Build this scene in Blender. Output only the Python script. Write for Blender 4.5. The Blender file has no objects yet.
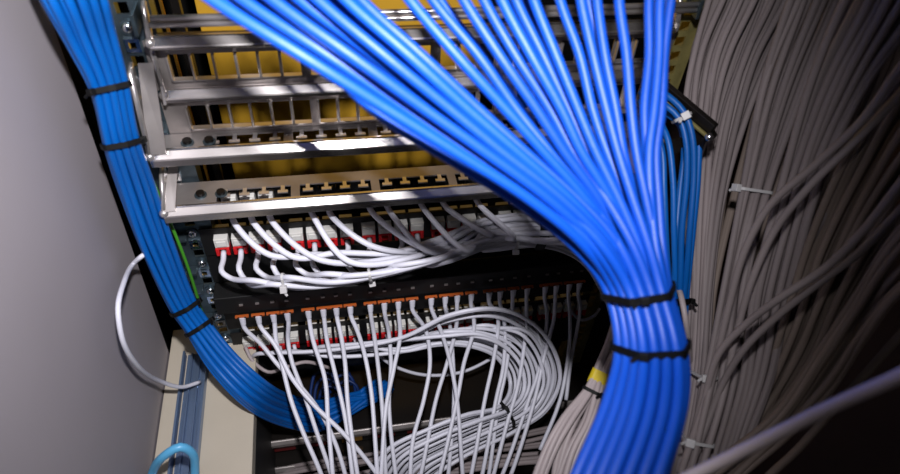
import bpy, bmesh, math, random
from mathutils import Vector, Matrix
rnd = random.Random(7)
SC = bpy.context.scene
COL = SC.collection
F = 640.0            # focal length in pixels of a 900 x 474 frame
CAMZ = 1.30          # camera height above the cabinet floor

# ------------------------------------------------------------------ camera frame
d_ = Vector((-55, 638, F)).normalized()
x_ = Vector((3700, -323, F)); x_ = (x_ - d_ * x_.dot(d_)).normalized()
Zr = -d_; Xr = x_; Yr = Zr.cross(Xr)
ROT = Matrix((Xr, Yr, Zr))                     # camera (right, down, forward) -> world
CAM = Vector((0, 0, CAMZ))
RIGHT = ROT @ Vector((1, 0, 0)); DOWN = ROT @ Vector((0, 1, 0)); FWD = ROT @ Vector((0, 0, 1))

def ray(px, py): return ROT @ Vector((px - 450, py - 237, F))
def PY(px, py, y): r = ray(px, py); return CAM + r * (y / r.y)
def PZ(px, py, z): r = ray(px, py); return CAM + r * (z / r.z)      # z relative to the camera
def PX(px, py, x): r = ray(px, py); return CAM + r * (x / r.x)
def PD(px, py, d): return CAM + ray(px, py) * (d / F)
def proj(p):
    c = ROT.transposed() @ (Vector(p) - CAM)
    return 450 + F * c.x / c.z, 237 + F * c.y / c.z

Y0 = 0.493           # plane of the rack's rear mounting face
XL, XR = -0.141, 0.327
def Z(z): return CAMZ + z

# ------------------------------------------------------------------ materials
def lin(c):
    return tuple(((v / 255 / 12.92) if v / 255 <= .04045 else ((v / 255 + .055) / 1.055) ** 2.4) for v in c)
def mat(name, rgb, rough=.5, metal=0.0, noise=0.0, nscale=60, bump=0.0, spec=.5, coat=0.0, stretch=None, trans=0.0):
    m = bpy.data.materials.new(name); m.use_nodes = True
    nt = m.node_tree; b = nt.nodes['Principled BSDF']
    c = lin(rgb)
    b.inputs['Base Color'].default_value = (*c, 1)
    b.inputs['Roughness'].default_value = rough
    b.inputs['Metallic'].default_value = metal
    b.inputs['Specular IOR Level'].default_value = spec
    b.inputs['Coat Weight'].default_value = coat
    if noise > 0 or bump > 0:
        tc = nt.nodes.new('ShaderNodeTexCoord'); mp = nt.nodes.new('ShaderNodeMapping')
        nt.links.new(tc.outputs['Object'], mp.inputs['Vector'])
        if stretch: mp.inputs['Scale'].default_value = stretch
        n = nt.nodes.new('ShaderNodeTexNoise'); n.inputs['Scale'].default_value = nscale; n.inputs['Detail'].default_value = 5
        nt.links.new(mp.outputs['Vector'], n.inputs['Vector'])
        if noise > 0:
            r = nt.nodes.new('ShaderNodeValToRGB')
            r.color_ramp.elements[0].position = .3; r.color_ramp.elements[1].position = .7
            r.color_ramp.elements[0].color = (*[v * (1 - noise) for v in c], 1)
            r.color_ramp.elements[1].color = (*[min(1, v * (1 + noise)) for v in c], 1)
            nt.links.new(n.outputs['Fac'], r.inputs['Fac']); nt.links.new(r.outputs['Color'], b.inputs['Base Color'])
        if bump > 0:
            bp = nt.nodes.new('ShaderNodeBump'); bp.inputs['Strength'].default_value = bump; bp.inputs['Distance'].default_value = .001
            nt.links.new(n.outputs['Fac'], bp.inputs['Height']); nt.links.new(bp.outputs['Normal'], b.inputs['Normal'])
    return m

def jitter_mat(name, rgb, rough, vary, spec=.5, coat=0.0):
    """plastic whose tone differs a little from one cable to the next"""
    m = mat(name, rgb, rough, spec=spec, coat=coat, bump=.12, nscale=300)
    nt = m.node_tree; b = nt.nodes['Principled BSDF']; b.inputs['Coat Roughness'].default_value = .42
    oi = nt.nodes.new('ShaderNodeObjectInfo'); hs = nt.nodes.new('ShaderNodeHueSaturation')
    mr = nt.nodes.new('ShaderNodeMapRange'); mr.inputs['To Min'].default_value = 1 - vary; mr.inputs['To Max'].default_value = 1 + vary
    nt.links.new(oi.outputs['Random'], mr.inputs['Value']); nt.links.new(mr.outputs['Result'], hs.inputs['Value'])
    hs.inputs['Color'].default_value = b.inputs['Base Color'].default_value
    nt.links.new(hs.outputs['Color'], b.inputs['Base Color'])
    return m

M = dict(
    blue=jitter_mat('blue_jacket', (0, 80, 204), .5, .10, spec=.6, coat=.18),
    blue2=jitter_mat('azure_jacket', (0, 94, 182), .42, .10),
    shaded_blue=jitter_mat('shaded_blue_jacket', (10, 44, 104), .45, .15),  # blue jacket darkened to paint in the shade on the coiled slack
    lipm=mat('polished_steel', (222, 216, 214), .22, .96, noise=.06, nscale=40, stretch=(.15, 4, 4)),
    chan=mat('blue_grey_steel', (128, 150, 184), .34, .65, noise=.15, nscale=40, stretch=(4, .2, 4)),
    cyan=mat('cyan_jacket', (96, 178, 226), .35),
    white=jitter_mat('white_jacket', (226, 226, 240), .42, .06),
    grey=jitter_mat('grey_jacket', (146, 135, 136), .55, .15, spec=.3),
    grey2=jitter_mat('warm_grey_jacket', (142, 127, 119), .55, .15, spec=.3),
    greyp=mat('pale_grey_jacket', (172, 160, 162), .5, noise=.08, nscale=30),
    greyt=mat('light_grey_jacket', (228, 212, 214), .5, noise=.05, nscale=30),
    earth=mat('green_yellow_jacket', (70, 150, 40), .4),
    steel=mat('brushed_steel', (214, 208, 206), .30, .8, noise=.10, nscale=40, stretch=(.15, 4, 4), bump=.05),
    steel2=mat('dull_steel', (165, 158, 156), .42, .7, noise=.18, nscale=30),
    galv=mat('galvanised_steel', (84, 98, 106), .36, .75, noise=.3, nscale=70, bump=.1),
    olive=mat('passivated_steel', (150, 140, 88), .5, .4, noise=.25, nscale=60),
    darkm=mat('dark_steel', (42, 38, 36), .4, .7),
    chrome=mat('bright_zinc', (225, 230, 235), .2, 1.0),
    black=mat('black_plastic', (7, 7, 8), .6, spec=.25),
    blackm=mat('black_paint', (6, 6, 7), .6, noise=.2, nscale=20),
    panelw=mat('panel_paint', (170, 163, 170), .6, noise=.05, nscale=5, bump=.06),
    beige=mat('beige_paint', (196, 186, 170), .55, noise=.05, nscale=12, bump=.05),
    yellow=mat('yellow_board', (214, 164, 44), .6, noise=.14, nscale=6),
    red=mat('red_plastic', (205, 22, 28), .4),
    jackw=mat('white_plastic', (222, 220, 216), .45),
    orange=mat('orange_plastic', (176, 84, 30), .4),
    tiew=mat('natural_nylon', (205, 203, 205), .4),
    tape=mat('yellow_tape', (205, 180, 20), .5),
    gold=mat('gold_contact', (200, 150, 60), .35, .9),
    dark=mat('dark_interior', (30, 25, 24), .7),
    brown=mat('brown_interior', (112, 92, 90), .6, noise=.12, nscale=4),
    plug=mat('clear_plug', (190, 195, 200), .25, spec=.6),
    maroon=mat('maroon_board', (110, 24, 26), .5),
)

# ------------------------------------------------------------------ object helpers
def link(name, me, m=None, parent=None, smooth=False, loc=None):
    o = bpy.data.objects.new(name, me); COL.objects.link(o)
    if m and me is not None: me.materials.append(m)
    if smooth and me is not None:
        for p in me.polygons: p.use_smooth = True
    if parent: o.parent = parent
    if loc is not None: o.location = loc
    return o
def tag(o, label, cat, group=None):
    o['label'] = label; o['category'] = cat
    if group: o['group'] = group
    return o
def thing(name, label, cat, loc, group=None):
    o = bpy.data.objects.new(name, None); COL.objects.link(o); o.location = loc; o.empty_display_size = .02
    return tag(o, label, cat, group)
def struct(o): o['kind'] = 'structure'; return o
def piece(name, bm, m, parent=None, smooth=False, world=True, bev=0):
    """link bm (world coordinates) as one mesh; origin at its centre or relative to the parent"""
    if bev > 0:
        bmesh.ops.remove_doubles(bm, verts=bm.verts, dist=1e-6)
        bmesh.ops.bevel(bm, geom=list(bm.edges), offset=bev, segments=2, affect='EDGES', profile=.5, clamp_overlap=True)
    bmesh.ops.recalc_face_normals(bm, faces=bm.faces)
    base = Vector((0, 0, 0)); p = parent
    while p: base += p.location; p = p.parent
    if bm.verts:
        c = sum((v.co for v in bm.verts), Vector()) / len(bm.verts)
    else: c = base
    for v in bm.verts: v.co -= c
    me = bpy.data.meshes.new(name); bm.to_mesh(me); bm.free()
    return link(name, me, m, parent, smooth, c - base)

def abox(bm, a, b, mtx=None):
    vs = []
    for x in (a[0], b[0]):
        for y in (a[1], b[1]):
            for z in (a[2], b[2]):
                v = Vector((x, y, z)); vs.append(bm.verts.new(mtx @ v if mtx else v))
    for f in ((0, 1, 3, 2), (4, 6, 7, 5), (0, 4, 5, 1), (2, 3, 7, 6), (0, 2, 6, 4), (1, 5, 7, 3)):
        bm.faces.new([vs[i] for i in f])
def boxat(bm, c, sx, sy, sz): abox(bm, (c[0] - sx / 2, c[1] - sy / 2, c[2] - sz / 2), (c[0] + sx / 2, c[1] + sy / 2, c[2] + sz / 2))
def prism_x(bm, prof, x0, x1):
    """closed (y, z) outline extruded along x"""
    a = [bm.verts.new((x0, y, z)) for y, z in prof]; b = [bm.verts.new((x1, y, z)) for y, z in prof]
    n = len(prof); bm.faces.new(a); bm.faces.new(b[::-1])
    for i in range(n): bm.faces.new((a[i], b[i], b[(i + 1) % n], a[(i + 1) % n]))
def cyl(bm, c, axis, r, h, n=16, r2=None):
    axis = Vector(axis).normalized(); q = Vector((0, 0, 1)).rotation_difference(axis)
    bmesh.ops.create_cone(bm, cap_ends=True, segments=n, radius1=r, radius2=r if r2 is None else r2, depth=h,
                          matrix=Matrix.Translation(Vector(c)) @ q.to_matrix().to_4x4())
def holed(bm, u0, u1, v0, v1, holes, place, t):
    """solid sheet with rectangular holes; place(u, v, w) -> world point, w = 0 or t"""
    us = sorted({u0, u1, *[h[0] for h in holes], *[h[1] for h in holes]})
    vs = sorted({v0, v1, *[h[2] for h in holes], *[h[3] for h in holes]})
    us = [u for u in us if u0 <= u <= u1]; vs = [v for v in vs if v0 <= v <= v1]
    def open_(i, j):
        if i < 0 or j < 0 or i >= len(us) - 1 or j >= len(vs) - 1: return True
        cu = (us[i] + us[i + 1]) / 2; cv = (vs[j] + vs[j + 1]) / 2
        return any(h[0] < cu < h[1] and h[2] < cv < h[3] for h in holes)
    cache = {}
    def V(i, j, w):
        if (i, j, w) not in cache: cache[(i, j, w)] = bm.verts.new(place(us[i], vs[j], w * t))
        return cache[(i, j, w)]
    for i in range(len(us) - 1):
        for j in range(len(vs) - 1):
            if open_(i, j): continue
            bm.faces.new((V(i, j, 0), V(i + 1, j, 0), V(i + 1, j + 1, 0), V(i, j + 1, 0)))
            bm.faces.new((V(i, j, 1), V(i, j + 1, 1), V(i + 1, j + 1, 1), V(i + 1, j, 1)))
            for (di, dj, e) in ((-1, 0, ((i, j), (i, j + 1))), (1, 0, ((i + 1, j), (i + 1, j + 1))),
                                (0, -1, ((i, j), (i + 1, j))), (0, 1, ((i, j + 1), (i + 1, j + 1)))):
                if open_(i + di, j + dj):
                    (a, b), (c, d) = e
                    bm.faces.new((V(a, b, 0), V(c, d, 0), V(c, d, 1), V(a, b, 1)))

def catmull(pts, step=.005):
    P = [Vector(p) for p in pts]
    Q = [P[0] * 2 - P[1]] + P + [P[-1] * 2 - P[-2]]
    out = []
    for i in range(1, len(Q) - 2):
        p0, p1, p2, p3 = Q[i - 1], Q[i], Q[i + 1], Q[i + 2]
        t0 = 0; t1 = t0 + max((p1 - p0).length, 1e-5) ** .5; t2 = t1 + max((p2 - p1).length, 1e-5) ** .5; t3 = t2 + max((p3 - p2).length, 1e-5) ** .5
        n = max(3, int((p2 - p1).length / step))
        for k in range(n):
            t = t1 + (t2 - t1) * k / n
            A1 = p0 * ((t1 - t) / (t1 - t0)) + p1 * ((t - t0) / (t1 - t0))
            A2 = p1 * ((t2 - t) / (t2 - t1)) + p2 * ((t - t1) / (t2 - t1))
            A3 = p2 * ((t3 - t) / (t3 - t2)) + p3 * ((t - t2) / (t3 - t2))
            B1 = A1 * ((t2 - t) / (t2 - t0)) + A2 * ((t - t0) / (t2 - t0))
            B2 = A2 * ((t3 - t) / (t3 - t1)) + A3 * ((t - t1) / (t3 - t1))
            out.append(B1 * ((t2 - t) / (t2 - t1)) + B2 * ((t - t1) / (t2 - t1)))
    out.append(P[-1]); return out
def sweep(bm, path, r, n=10, flat=None):
    """tube of radius r along path (flat = (a, b): rectangular strap, a across the surface normal, b along it)"""
    T = []
    for i in range(len(path)):
        a = path[max(0, i - 1)]; b = path[min(len(path) - 1, i + 1)]
        T.append((b - a).normalized())
    nrm = T[0].orthogonal().normalized(); rings = []
    for i, p in enumerate(path):
        if i:
            q = T[i - 1].rotation_difference(T[i]); nrm = (q @ nrm); nrm = (nrm - T[i] * nrm.dot(T[i])).normalized()
        bi = T[i].cross(nrm)
        rr = r(i / (len(path) - 1)) if callable(r) else r
        rings.append([bm.verts.new(p + (nrm * math.cos(2 * math.pi * k / n) + bi * math.sin(2 * math.pi * k / n)) * rr) for k in range(n)])
    for a, b in zip(rings, rings[1:]):
        for k in range(n): bm.faces.new((a[k], a[(k + 1) % n], b[(k + 1) % n], b[k]))
    bm.faces.new(rings[0][::-1]); bm.faces.new(rings[-1])

PATH = {}
def cable(name, label, cat, pts, r, m, group=None, n=10, parent=None, step=.005):
    path = catmull(pts, step)
    bm = bmesh.new(); sweep(bm, path, r, n)
    o = piece(name, bm, m, parent, smooth=True)
    if label: tag(o, label, cat, group)
    PATH[o.name] = (path, r)
    return o

def cross(o, c, nrm):
    path, r = PATH[o.name]; best = None
    for a, b in zip(path, path[1:]):
        da = (a - c).dot(nrm); db = (b - c).dot(nrm)
        if da == db: continue
        if da * db <= 0:
            p = a + (b - a) * (da / (da - db))
            if best is None or (p - c).length < (best - c).length: best = p
    return best, r
def hull(P):
    P = sorted(set(P)); lo = []; up = []
    def cr(o, a, b): return (a[0] - o[0]) * (b[1] - o[1]) - (a[1] - o[1]) * (b[0] - o[0])
    for p in P:
        while len(lo) > 1 and cr(lo[-2], lo[-1], p) <= 0: lo.pop()
        lo.append(p)
    for p in reversed(P):
        while len(up) > 1 and cr(up[-2], up[-1], p) <= 0: up.pop()
        up.append(p)
    return lo[:-1] + up[:-1]
def tie(name, label, cat, cables, c, nrm, m, width=.0025, thick=.0011, maxd=.06, group=None, head=True, tailn=1, head_dir=None, gap=.0006):
    """strap pulled tight round the given cables in the plane (c, nrm)"""
    nrm = Vector(nrm).normalized(); u = (RIGHT - nrm * RIGHT.dot(nrm)).normalized(); v = nrm.cross(u)
    pts = []
    for o in cables:
        p, r = cross(o, c, nrm)
        if p is None or (p - c).length > maxd: continue
        q = p - c; x, y = q.dot(u), q.dot(v)
        for k in range(12):
            a = 2 * math.pi * k / 12
            pts.append((round(x + (r + gap) * math.cos(a), 6), round(y + (r + gap) * math.sin(a), 6)))
    if len(pts) < 6: return None
    H = hull(pts); n = len(H); bm = bmesh.new(); rings = []
    cx = sum(p[0] for p in H) / n; cy = sum(p[1] for p in H) / n
    for i in range(n):
        a, b, d = H[i - 1], H[i], H[(i + 1) % n]
        t = Vector((d[0] - a[0], d[1] - a[1])).normalized(); o2 = Vector((t.y, -t.x))
        ring = []
        for (w, h) in ((-1, 0), (1, 0), (1, 1), (-1, 1)):
            x = b[0] + o2.x * thick * h; y = b[1] + o2.y * thick * h
            ring.append(bm.verts.new(c + u * x + v * y + nrm * (w * width / 2)))
        rings.append(ring)
    for i in range(n):
        a, b = rings[i], rings[(i + 1) % n]
        for k in range(4): bm.faces.new((a[k], b[k], b[(k + 1) % 4], a[(k + 1) % 4]))
    t = thing(name, label, cat, c, group)
    piece('strap', bm, m, t)
    if head:
        hd = (head_dir or -FWD)
        best = max(H, key=lambda p: (u * (p[0] - cx) + v * (p[1] - cy)).dot(hd))
        o3 = (u * (best[0] - cx) + v * (best[1] - cy)).normalized(); side = nrm.cross(o3)
        hp = c + u * best[0] + v * best[1] + o3 * .0022
        mt = Matrix((side, nrm, o3)).transposed().to_4x4(); mt.translation = hp
        bm = bmesh.new(); hs_ = 1.35 if m is M['tiew'] else 1.0; abox(bm, (-.0026 * hs_, -.0024 * hs_, -.0022), (.0026 * hs_, .0024 * hs_, .0022 * hs_), mt)
        piece('locking_head', bm, m, t, bev=.0005)
        bm = bmesh.new()
        sweep(bm, catmull([hp + side * .001, hp + side * .004 + nrm * .001, hp + side * .007 + nrm * .003 + o3 * .001], .001), lambda s: .0013, 6)
        piece('tail', bm, m, t)
    return t

ORD = ['first', 'second', 'third', 'fourth', 'fifth', 'sixth', 'seventh', 'eighth', 'ninth', 'tenth', 'eleventh', 'twelfth', 'thirteenth',
       'fourteenth', 'fifteenth', 'sixteenth', 'seventeenth', 'eighteenth', 'nineteenth', 'twentieth', 'twenty-first', 'twenty-second',
       'twenty-third', 'twenty-fourth', 'twenty-fifth', 'twenty-sixth', 'twenty-seventh', 'twenty-eighth', 'twenty-ninth', 'thirtieth',
       'thirty-first', 'thirty-second', 'thirty-third', 'thirty-fourth']
def hexslots(n):
    P = []
    for j in range(-8, 9):
        for i in range(-8, 9):
            P.append((i + (.5 if j % 2 else 0) + .07, j * .866 + .05))
    P.sort(key=lambda p: p[0] ** 2 + p[1] ** 2); return P[:n]
def lerp(a, b, t): return a + (b - a) * t
def interp(tab, y):
    if y <= tab[0][0]: return tab[0][1]
    for (a, b), (c, d) in zip(tab, tab[1:]):
        if y <= c: return b + (d - b) * (y - a) / (c - a)
    return tab[-1][1]

# ================================================================== SETTING
bm = bmesh.new()
def wx(z): return -.195 - .0415 * (-.225 - z)          # the panel leans very slightly
abox(bm, (0, -.45, 0), (1, Y0, 1))
for v in bm.verts:
    z = .22 if v.co.z > .5 else -.72
    v.co.x = wx(z) - (.008 if v.co.x < .5 else 0); v.co.z = Z(z)
struct(piece('wall_left', bm, M['panelw'], bev=.0015))
bm = bmesh.new(); abox(bm, (-.32, Y0 + .002, 0), (-.26, 1.02, Z(.22)))
struct(piece('wall_left_front', bm, M['blackm']))
bm = bmesh.new(); abox(bm, (-.34, 1.02, 0), (.95, 1.04, Z(.22)))
struct(piece('wall_back', bm, M['blackm']))
bm = bmesh.new(); abox(bm, (.62, -.45, 0), (.64, 1.02, Z(.22)))
struct(piece('wall_right', bm, M['brown']))
bm = bmesh.new(); abox(bm, (-.34, -.45, -.02), (.95, 1.04, 0))
struct(piece('floor', bm, M['dark']))
ZL = -.66
xe = PZ(253, 440, ZL).x
bm = bmesh.new(); abox(bm, (-.2115, -.45, Z(ZL) - .02), (xe, Y0 + .03, Z(ZL)))
struct(piece('trim_1', bm, M['beige'], bev=.001))
bm = bmesh.new(); abox(bm, (xe - .006, -.45, Z(ZL) - .62), (xe, Y0 + .03, Z(ZL) - .021))
struct(piece('trim_2', bm, M['blackm']))

# yellow board behind the rack
bm = bmesh.new()
yb = .72; zb = PY(300, 190, yb).z
xb = PY(201, 30, yb).x
abox(bm, (xb, yb, zb), (PY(480, 30, yb).x, yb + .012, Z(.1)))
b = piece('backing_board', bm, M['yellow'], bev=.001)
tag(b, 'yellow board standing behind the steel patch panels', 'board')
# dark slotted upright between board edge and rack
t = thing('front_upright', 'dark front upright with gold edges, left of the yellow board', 'rack post', (xb - .05, .66, Z(-.6)))
for i, xo in enumerate((-.058, -.038, -.013)):
    bm = bmesh.new(); abox(bm, (xb + xo, .66, 0.0), (xb + xo + .009, .672, Z(.1))); piece('flange', bm, M['darkm'], t, bev=.001)
for i, xo in enumerate((-.0455, -.0235)):
    bm = bmesh.new(); abox(bm, (xb + xo, .663, 0.0), (xb + xo + .0025, .668, Z(.1))); piece('edge_strip', bm, M['gold'], t)

# ================================================================== RACK POSTS
def post(name, label, xc, w, m, ztop, zbot, flange_side, holes_w=.0095):
    t = thing(name, label, 'rack post', (xc, Y0, Z(zbot)))
    hs = []; z = ztop - .012; k = 0
    while z > zbot + .01:
        hs.append((xc - holes_w / 2, xc + holes_w / 2, Z(z) - .0048, Z(z) + .0048)); z -= .0148; k += 1
    bm = bmesh.new(); holed(bm, xc - w / 2, xc + w / 2, Z(zbot), Z(ztop), hs, lambda u, v, q: Vector((u, Y0 + q, v)), .002)
    piece('mounting_face', bm, m, t)
    bm = bmesh.new(); xs = xc + flange_side * w / 2
    abox(bm, (min(xs, xs + flange_side * .002), Y0, Z(zbot)), (max(xs, xs + flange_side * .002), Y0 + .055, Z(ztop)))
    piece('side_flange', bm, m, t)
    bm = bmesh.new(); xi = xc - flange_side * (w / 2)
    abox(bm, (min(xi, xi - flange_side * .002), Y0, Z(zbot)), (max(xi, xi - flange_side * .002), Y0 + .016, Z(ztop)))
    piece('inner_flange', bm, m, t)
    return t, hs
lp, hs = post('rack_post', 'galvanised rack post with screws and square holes beside the left blue bundle', -.145, .036, M['galv'], .12, -.90, -1)
rp, hs2 = post('rack_post', 'olive perforated rack post at the top right beside the grey cables', .323, .027, M['olive'], .12, -.90, 1)
for i, h in enumerate(hs):
    cz = (h[2] + h[3]) / 2; cx = (h[0] + h[1]) / 2
    if cz > Z(-.16) or cz < Z(-.70): continue
    if i % 3 == 0:
        bm = bmesh.new(); cyl(bm, (cx, Y0 - .0008, cz), (0, -1, 0), .0062, .0015, 20); w_ = piece('washer', bm, M['galv'], lp)
        bm = bmesh.new(); bmesh.ops.create_uvsphere(bm, u_segments=14, v_segments=8, radius=.0045, matrix=Matrix.Translation((cx, Y0 - .0015, cz)) @ Matrix.Diagonal((1, .7, 1, 1)))
        piece('screw', bm, M['chrome'], lp, smooth=True)
    elif i % 3 == 1:
        bm = bmesh.new()
        holed(bm, cx - .0056, cx + .0056, cz - .0056, cz + .0056, [(cx - .0026, cx + .0026, cz - .0026, cz + .0026)], lambda u, v, q: Vector((u, Y0 - .0022 + q, v)), .0024)
        piece('cage_nut', bm, M['chrome'], lp)
for i, zz in enumerate((-.43, -.47, -.52, -.55, -.60, -.64)):
    bm = bmesh.new(); abox(bm, (-.1625, Y0 - .012, Z(zz)), (-.150, Y0 - .0005, Z(zz) + .003)); abox(bm, (-.1625, Y0 - .012, Z(zz)), (-.1612, Y0 - .0005, Z(zz) + .010))
    piece('clip', bm, M['galv'], lp)

# ================================================================== EMPTY KEYSTONE PANELS (windows)
def colx(k, g0=-.118, pitch=.0172, grp=.0745): return g0 + (k % 4) * pitch + (k // 4) * grp
def window_panel(label, ztop, zbot, x0):
    t = thing('patch_bay', label, 'patch panel', (.09, Y0, Z(zbot)))
    hs = []
    k = 0; x = x0
    while x < XR - .035:
        hs.append((x, x + .0148, Z(zbot), Z(ztop))); x += .0174 + (.005 if k % 6 == 5 else 0); k += 1
    bm = bmesh.new()
    holed(bm, XL + .004, XR - .012, Z(zbot) - .011, Z(ztop) + .012, hs, lambda u, v, q: Vector((u, Y0 - .003 + q, v)), .0014)
    piece('face_plate', bm, M['steel2'], t)
    # folded sill inside each opening
    for h in hs:
        bm = bmesh.new(); abox(bm, (h[0] - .0006, Y0 - .0085, h[2] - .0006), (h[1] + .0006, Y0 - .0032, h[2] + .0006))
        abox(bm, (h[0] - .0010, Y0 - .0085, h[2] - .0006), (h[0] + .0002, Y0 - .0032, h[3]))
        piece('port_frame', bm, M['steel'], t)
    return t
window_panel('upper empty steel patch panel with a row of square openings', -.270, -.291, -.121)
window_panel('second empty steel patch panel, below the upper one, square openings', -.318, -.339, -.117)
#window_panel('third steel patch panel, between the two widest trays', -.364, -.383, -.117)

# ================================================================== TRAYS
def lip(bm, yf, zt, h, x0, x1, r=.0035):
    k = r / .0035
    prof = [(yf, zt - .0066 * k), (yf + .0007 * k, zt - .0054 * k), (yf + .0052 * k, zt - .0007 * k), (yf + .0064 * k, zt), (yf + .0082 * k, zt),
            (yf + .0086 * k, zt - .0006), (yf + .0086 * k, zt - h + .001), (yf + .0076 * k, zt - h), (yf + .001, zt - h), (yf, zt - h + .001)]
    prism_x(bm, prof, x0, x1)
def tray(label, zp, front_px, xl, liph, holes, armz, mplate, mlip, liprad=.0035, yback=Y0 - .004, wide=0):
    yf = PZ(front_px[0], front_px[1], zp + .004).y
    xr = XR - .026
    t = thing('cable_tray', label, 'cable tray', (xl, Y0, Z(zp)))
    bm = bmesh.new()
    hs = [(a, b, yf + (yback - yf) * c, yf + (yback - yf) * d) for a, b, c, d in holes]
    holed(bm, xl, xr, yf + .005, yback, hs, lambda u, v, q: Vector((u, v, Z(zp) + q)), .0014)
    piece('tray_plate', bm, mplate, t)
    bm = bmesh.new(); lip(bm, yf, Z(zp) + .005, liph, xl - .003, xr, liprad); piece('front_lip', bm, mlip, t, smooth=False)
    if wide:
        bm = bmesh.new(); A = Vector((xl - .003, yf + .002, Z(zp) + .003)); B = Vector((xl + .003, yback - .003, Z(armz)))
        q = [A, A + Vector((wide, .001, 0)), B + Vector((wide * .8, 0, 0)), B]
        lo = [bm.verts.new(p) for p in q]; hi = [bm.verts.new(p + Vector((0, -.001, .0012))) for p in q]
        bm.faces.new(lo); bm.faces.new(hi[::-1])
        for i_ in range(4): bm.faces.new((lo[i_], lo[(i_ + 1) % 4], hi[(i_ + 1) % 4], hi[i_]))
        piece('corner_plate', bm, M['steel2'], t)
    # side arm: bent plate rising from the front corner to the post
    for (xx, s) in ((xl - .0035, 1), (xr, 1)):
        bm = bmesh.new()
        prism_x(bm, [(yf + .001, Z(zp) - liph + .006), (yf + .0005, Z(zp) + .003), (yf + .006, Z(zp) + .007), (yf + (yback - yf) * .62, Z(armz) - .004), (yback - .001, Z(armz)),
                     (yback - .001, Z(armz) - .012), (yback - .012, Z(zp) - .004)], xx, xx + .0022)
        piece('side_arm', bm, M['steel'], t)
        bm = bmesh.new()
        sweep(bm, [Vector((xx + .001, yf + .003, Z(zp) + .0045)), Vector((xx + .001, yf + (yback - yf) * .62, Z(armz) - .003)), Vector((xx + .001, yback - .002, Z(armz)))], .0022, 8)
        piece('rolled_edge', bm, M['steel'], t, smooth=True)
    bm = bmesh.new()
    bmesh.ops.create_uvsphere(bm, u_segments=12, v_segments=8, radius=liprad * 1.15, matrix=Matrix.Translation((xl - .003, yf + liprad, Z(zp) + .0045 - liprad)))
    piece('corner_cap', bm, M['steel'], t, smooth=True)
    return t, yf
xs = [-.107 + .0172 * i + (i // 4) * .0057 for i in range(25)]
xs = [x for x in xs if x < .29]
def lx(px, py, z): return PZ(px, py, z).x
def slots(c, d, w=.0115):
    return [(xs[i], xs[min(i + 3, len(xs) - 1)] + w, c, d) for i in range(0, len(xs), 4)]
tD, yD = tray('wide polished steel cable tray with slots, above the bottom tray', -.347, (155, 156), lx(152, 157, -.343), .014, slots(.30, .86, .0148), -.275, M['steel2'], M['lipm'], .0037, wide=.014)
tE, yE = tray('lowest polished steel cable tray, slotted, just above the white cords', -.402, (170, 213), lx(166, 215, -.398), .014, slots(.30, .68, .0148), -.375, M['steel2'], M['lipm'], .0037, wide=.010)
tC, yC = tray('narrow steel cable tray between the two rows of square openings', -.304, (175, 94), lx(166, 96, -.300), .010, [], -.262, M['steel2'], M['lipm'])
tB, yB = tray('topmost flat steel cable tray, above the first row of openings', -.252, (168, 41), lx(152, 43, -.248), .009, [], -.225, M['steel2'], M['lipm'])
print('tray fronts', yB, yC, yD, yE)
# screws on the two lower trays
for t, yy, zz in ((tD, yD, -.3455), (tE, yE, -.4005)):
    for dx in (.012, .030):
        bm = bmesh.new(); cyl(bm, (-.133 + dx, lerp(yy, Y0, .5), Z(zz) + .002), (0, 0, 1), .0038, .004, 12); piece('screw', bm, M['darkm'], t)
        bm = bmesh.new(); cyl(bm, (-.133 + dx, lerp(yy, Y0, .5), Z(zz) + .0006), (0, 0, 1), .0055, .0012, 16); piece('washer', bm, M['galv'], t)
# little T-shaped tie tabs reaching into the openings of the two lower trays
for t, yy, zp_, d_t in ((tD, yD, -.347, .86), (tE, yE, -.402, .68)):
    yb2 = Y0 - .004; ye = yy + (yb2 - yy) * d_t; yfr = yy + (yb2 - yy) * .42
    for x in xs:
        bm = bmesh.new(); xc = x + .0074; ym = lerp(yfr, ye, .35)
        holed(bm, xc - .0046, xc + .0046, ym - .0022, ye + .0004, [(xc - .0046, xc - .0018, ym + .0014, ye + .0004), (xc + .0018, xc + .0046, ym + .0014, ye + .0004)],
              lambda u, v, q: Vector((u, v, Z(zp_) + .0003 + q)), .0012)
        piece('tie_tab', bm, M['steel'], t)
# twin rods at the very top
t = thing('support_bar', 'pair of thin round steel rods crossing above the trays at the top', 'support bar', (XL, Y0, Z(-.24)))
for px, py in ((150, 18.5), (150, 25)):
    p = PY(px, py, Y0 - .02); bm = bmesh.new()
    cyl(bm, ((p.x + XR - .01) / 2, Y0 - .02, p.z), (1, 0, 0), .0024, XR - .01 - p.x, 12); piece('rod', bm, M['steel'], t, smooth=True)
for xx in (XL + .006, XR - .012):
    p = PY(150, 18.5, Y0 - .02); bm = bmesh.new(); abox(bm, (xx, Y0 - .024, p.z - .012), (xx + .003, Y0 - .001, p.z + .005)); piece('end_bracket', bm, M['galv'], t, bev=.0005)

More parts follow.
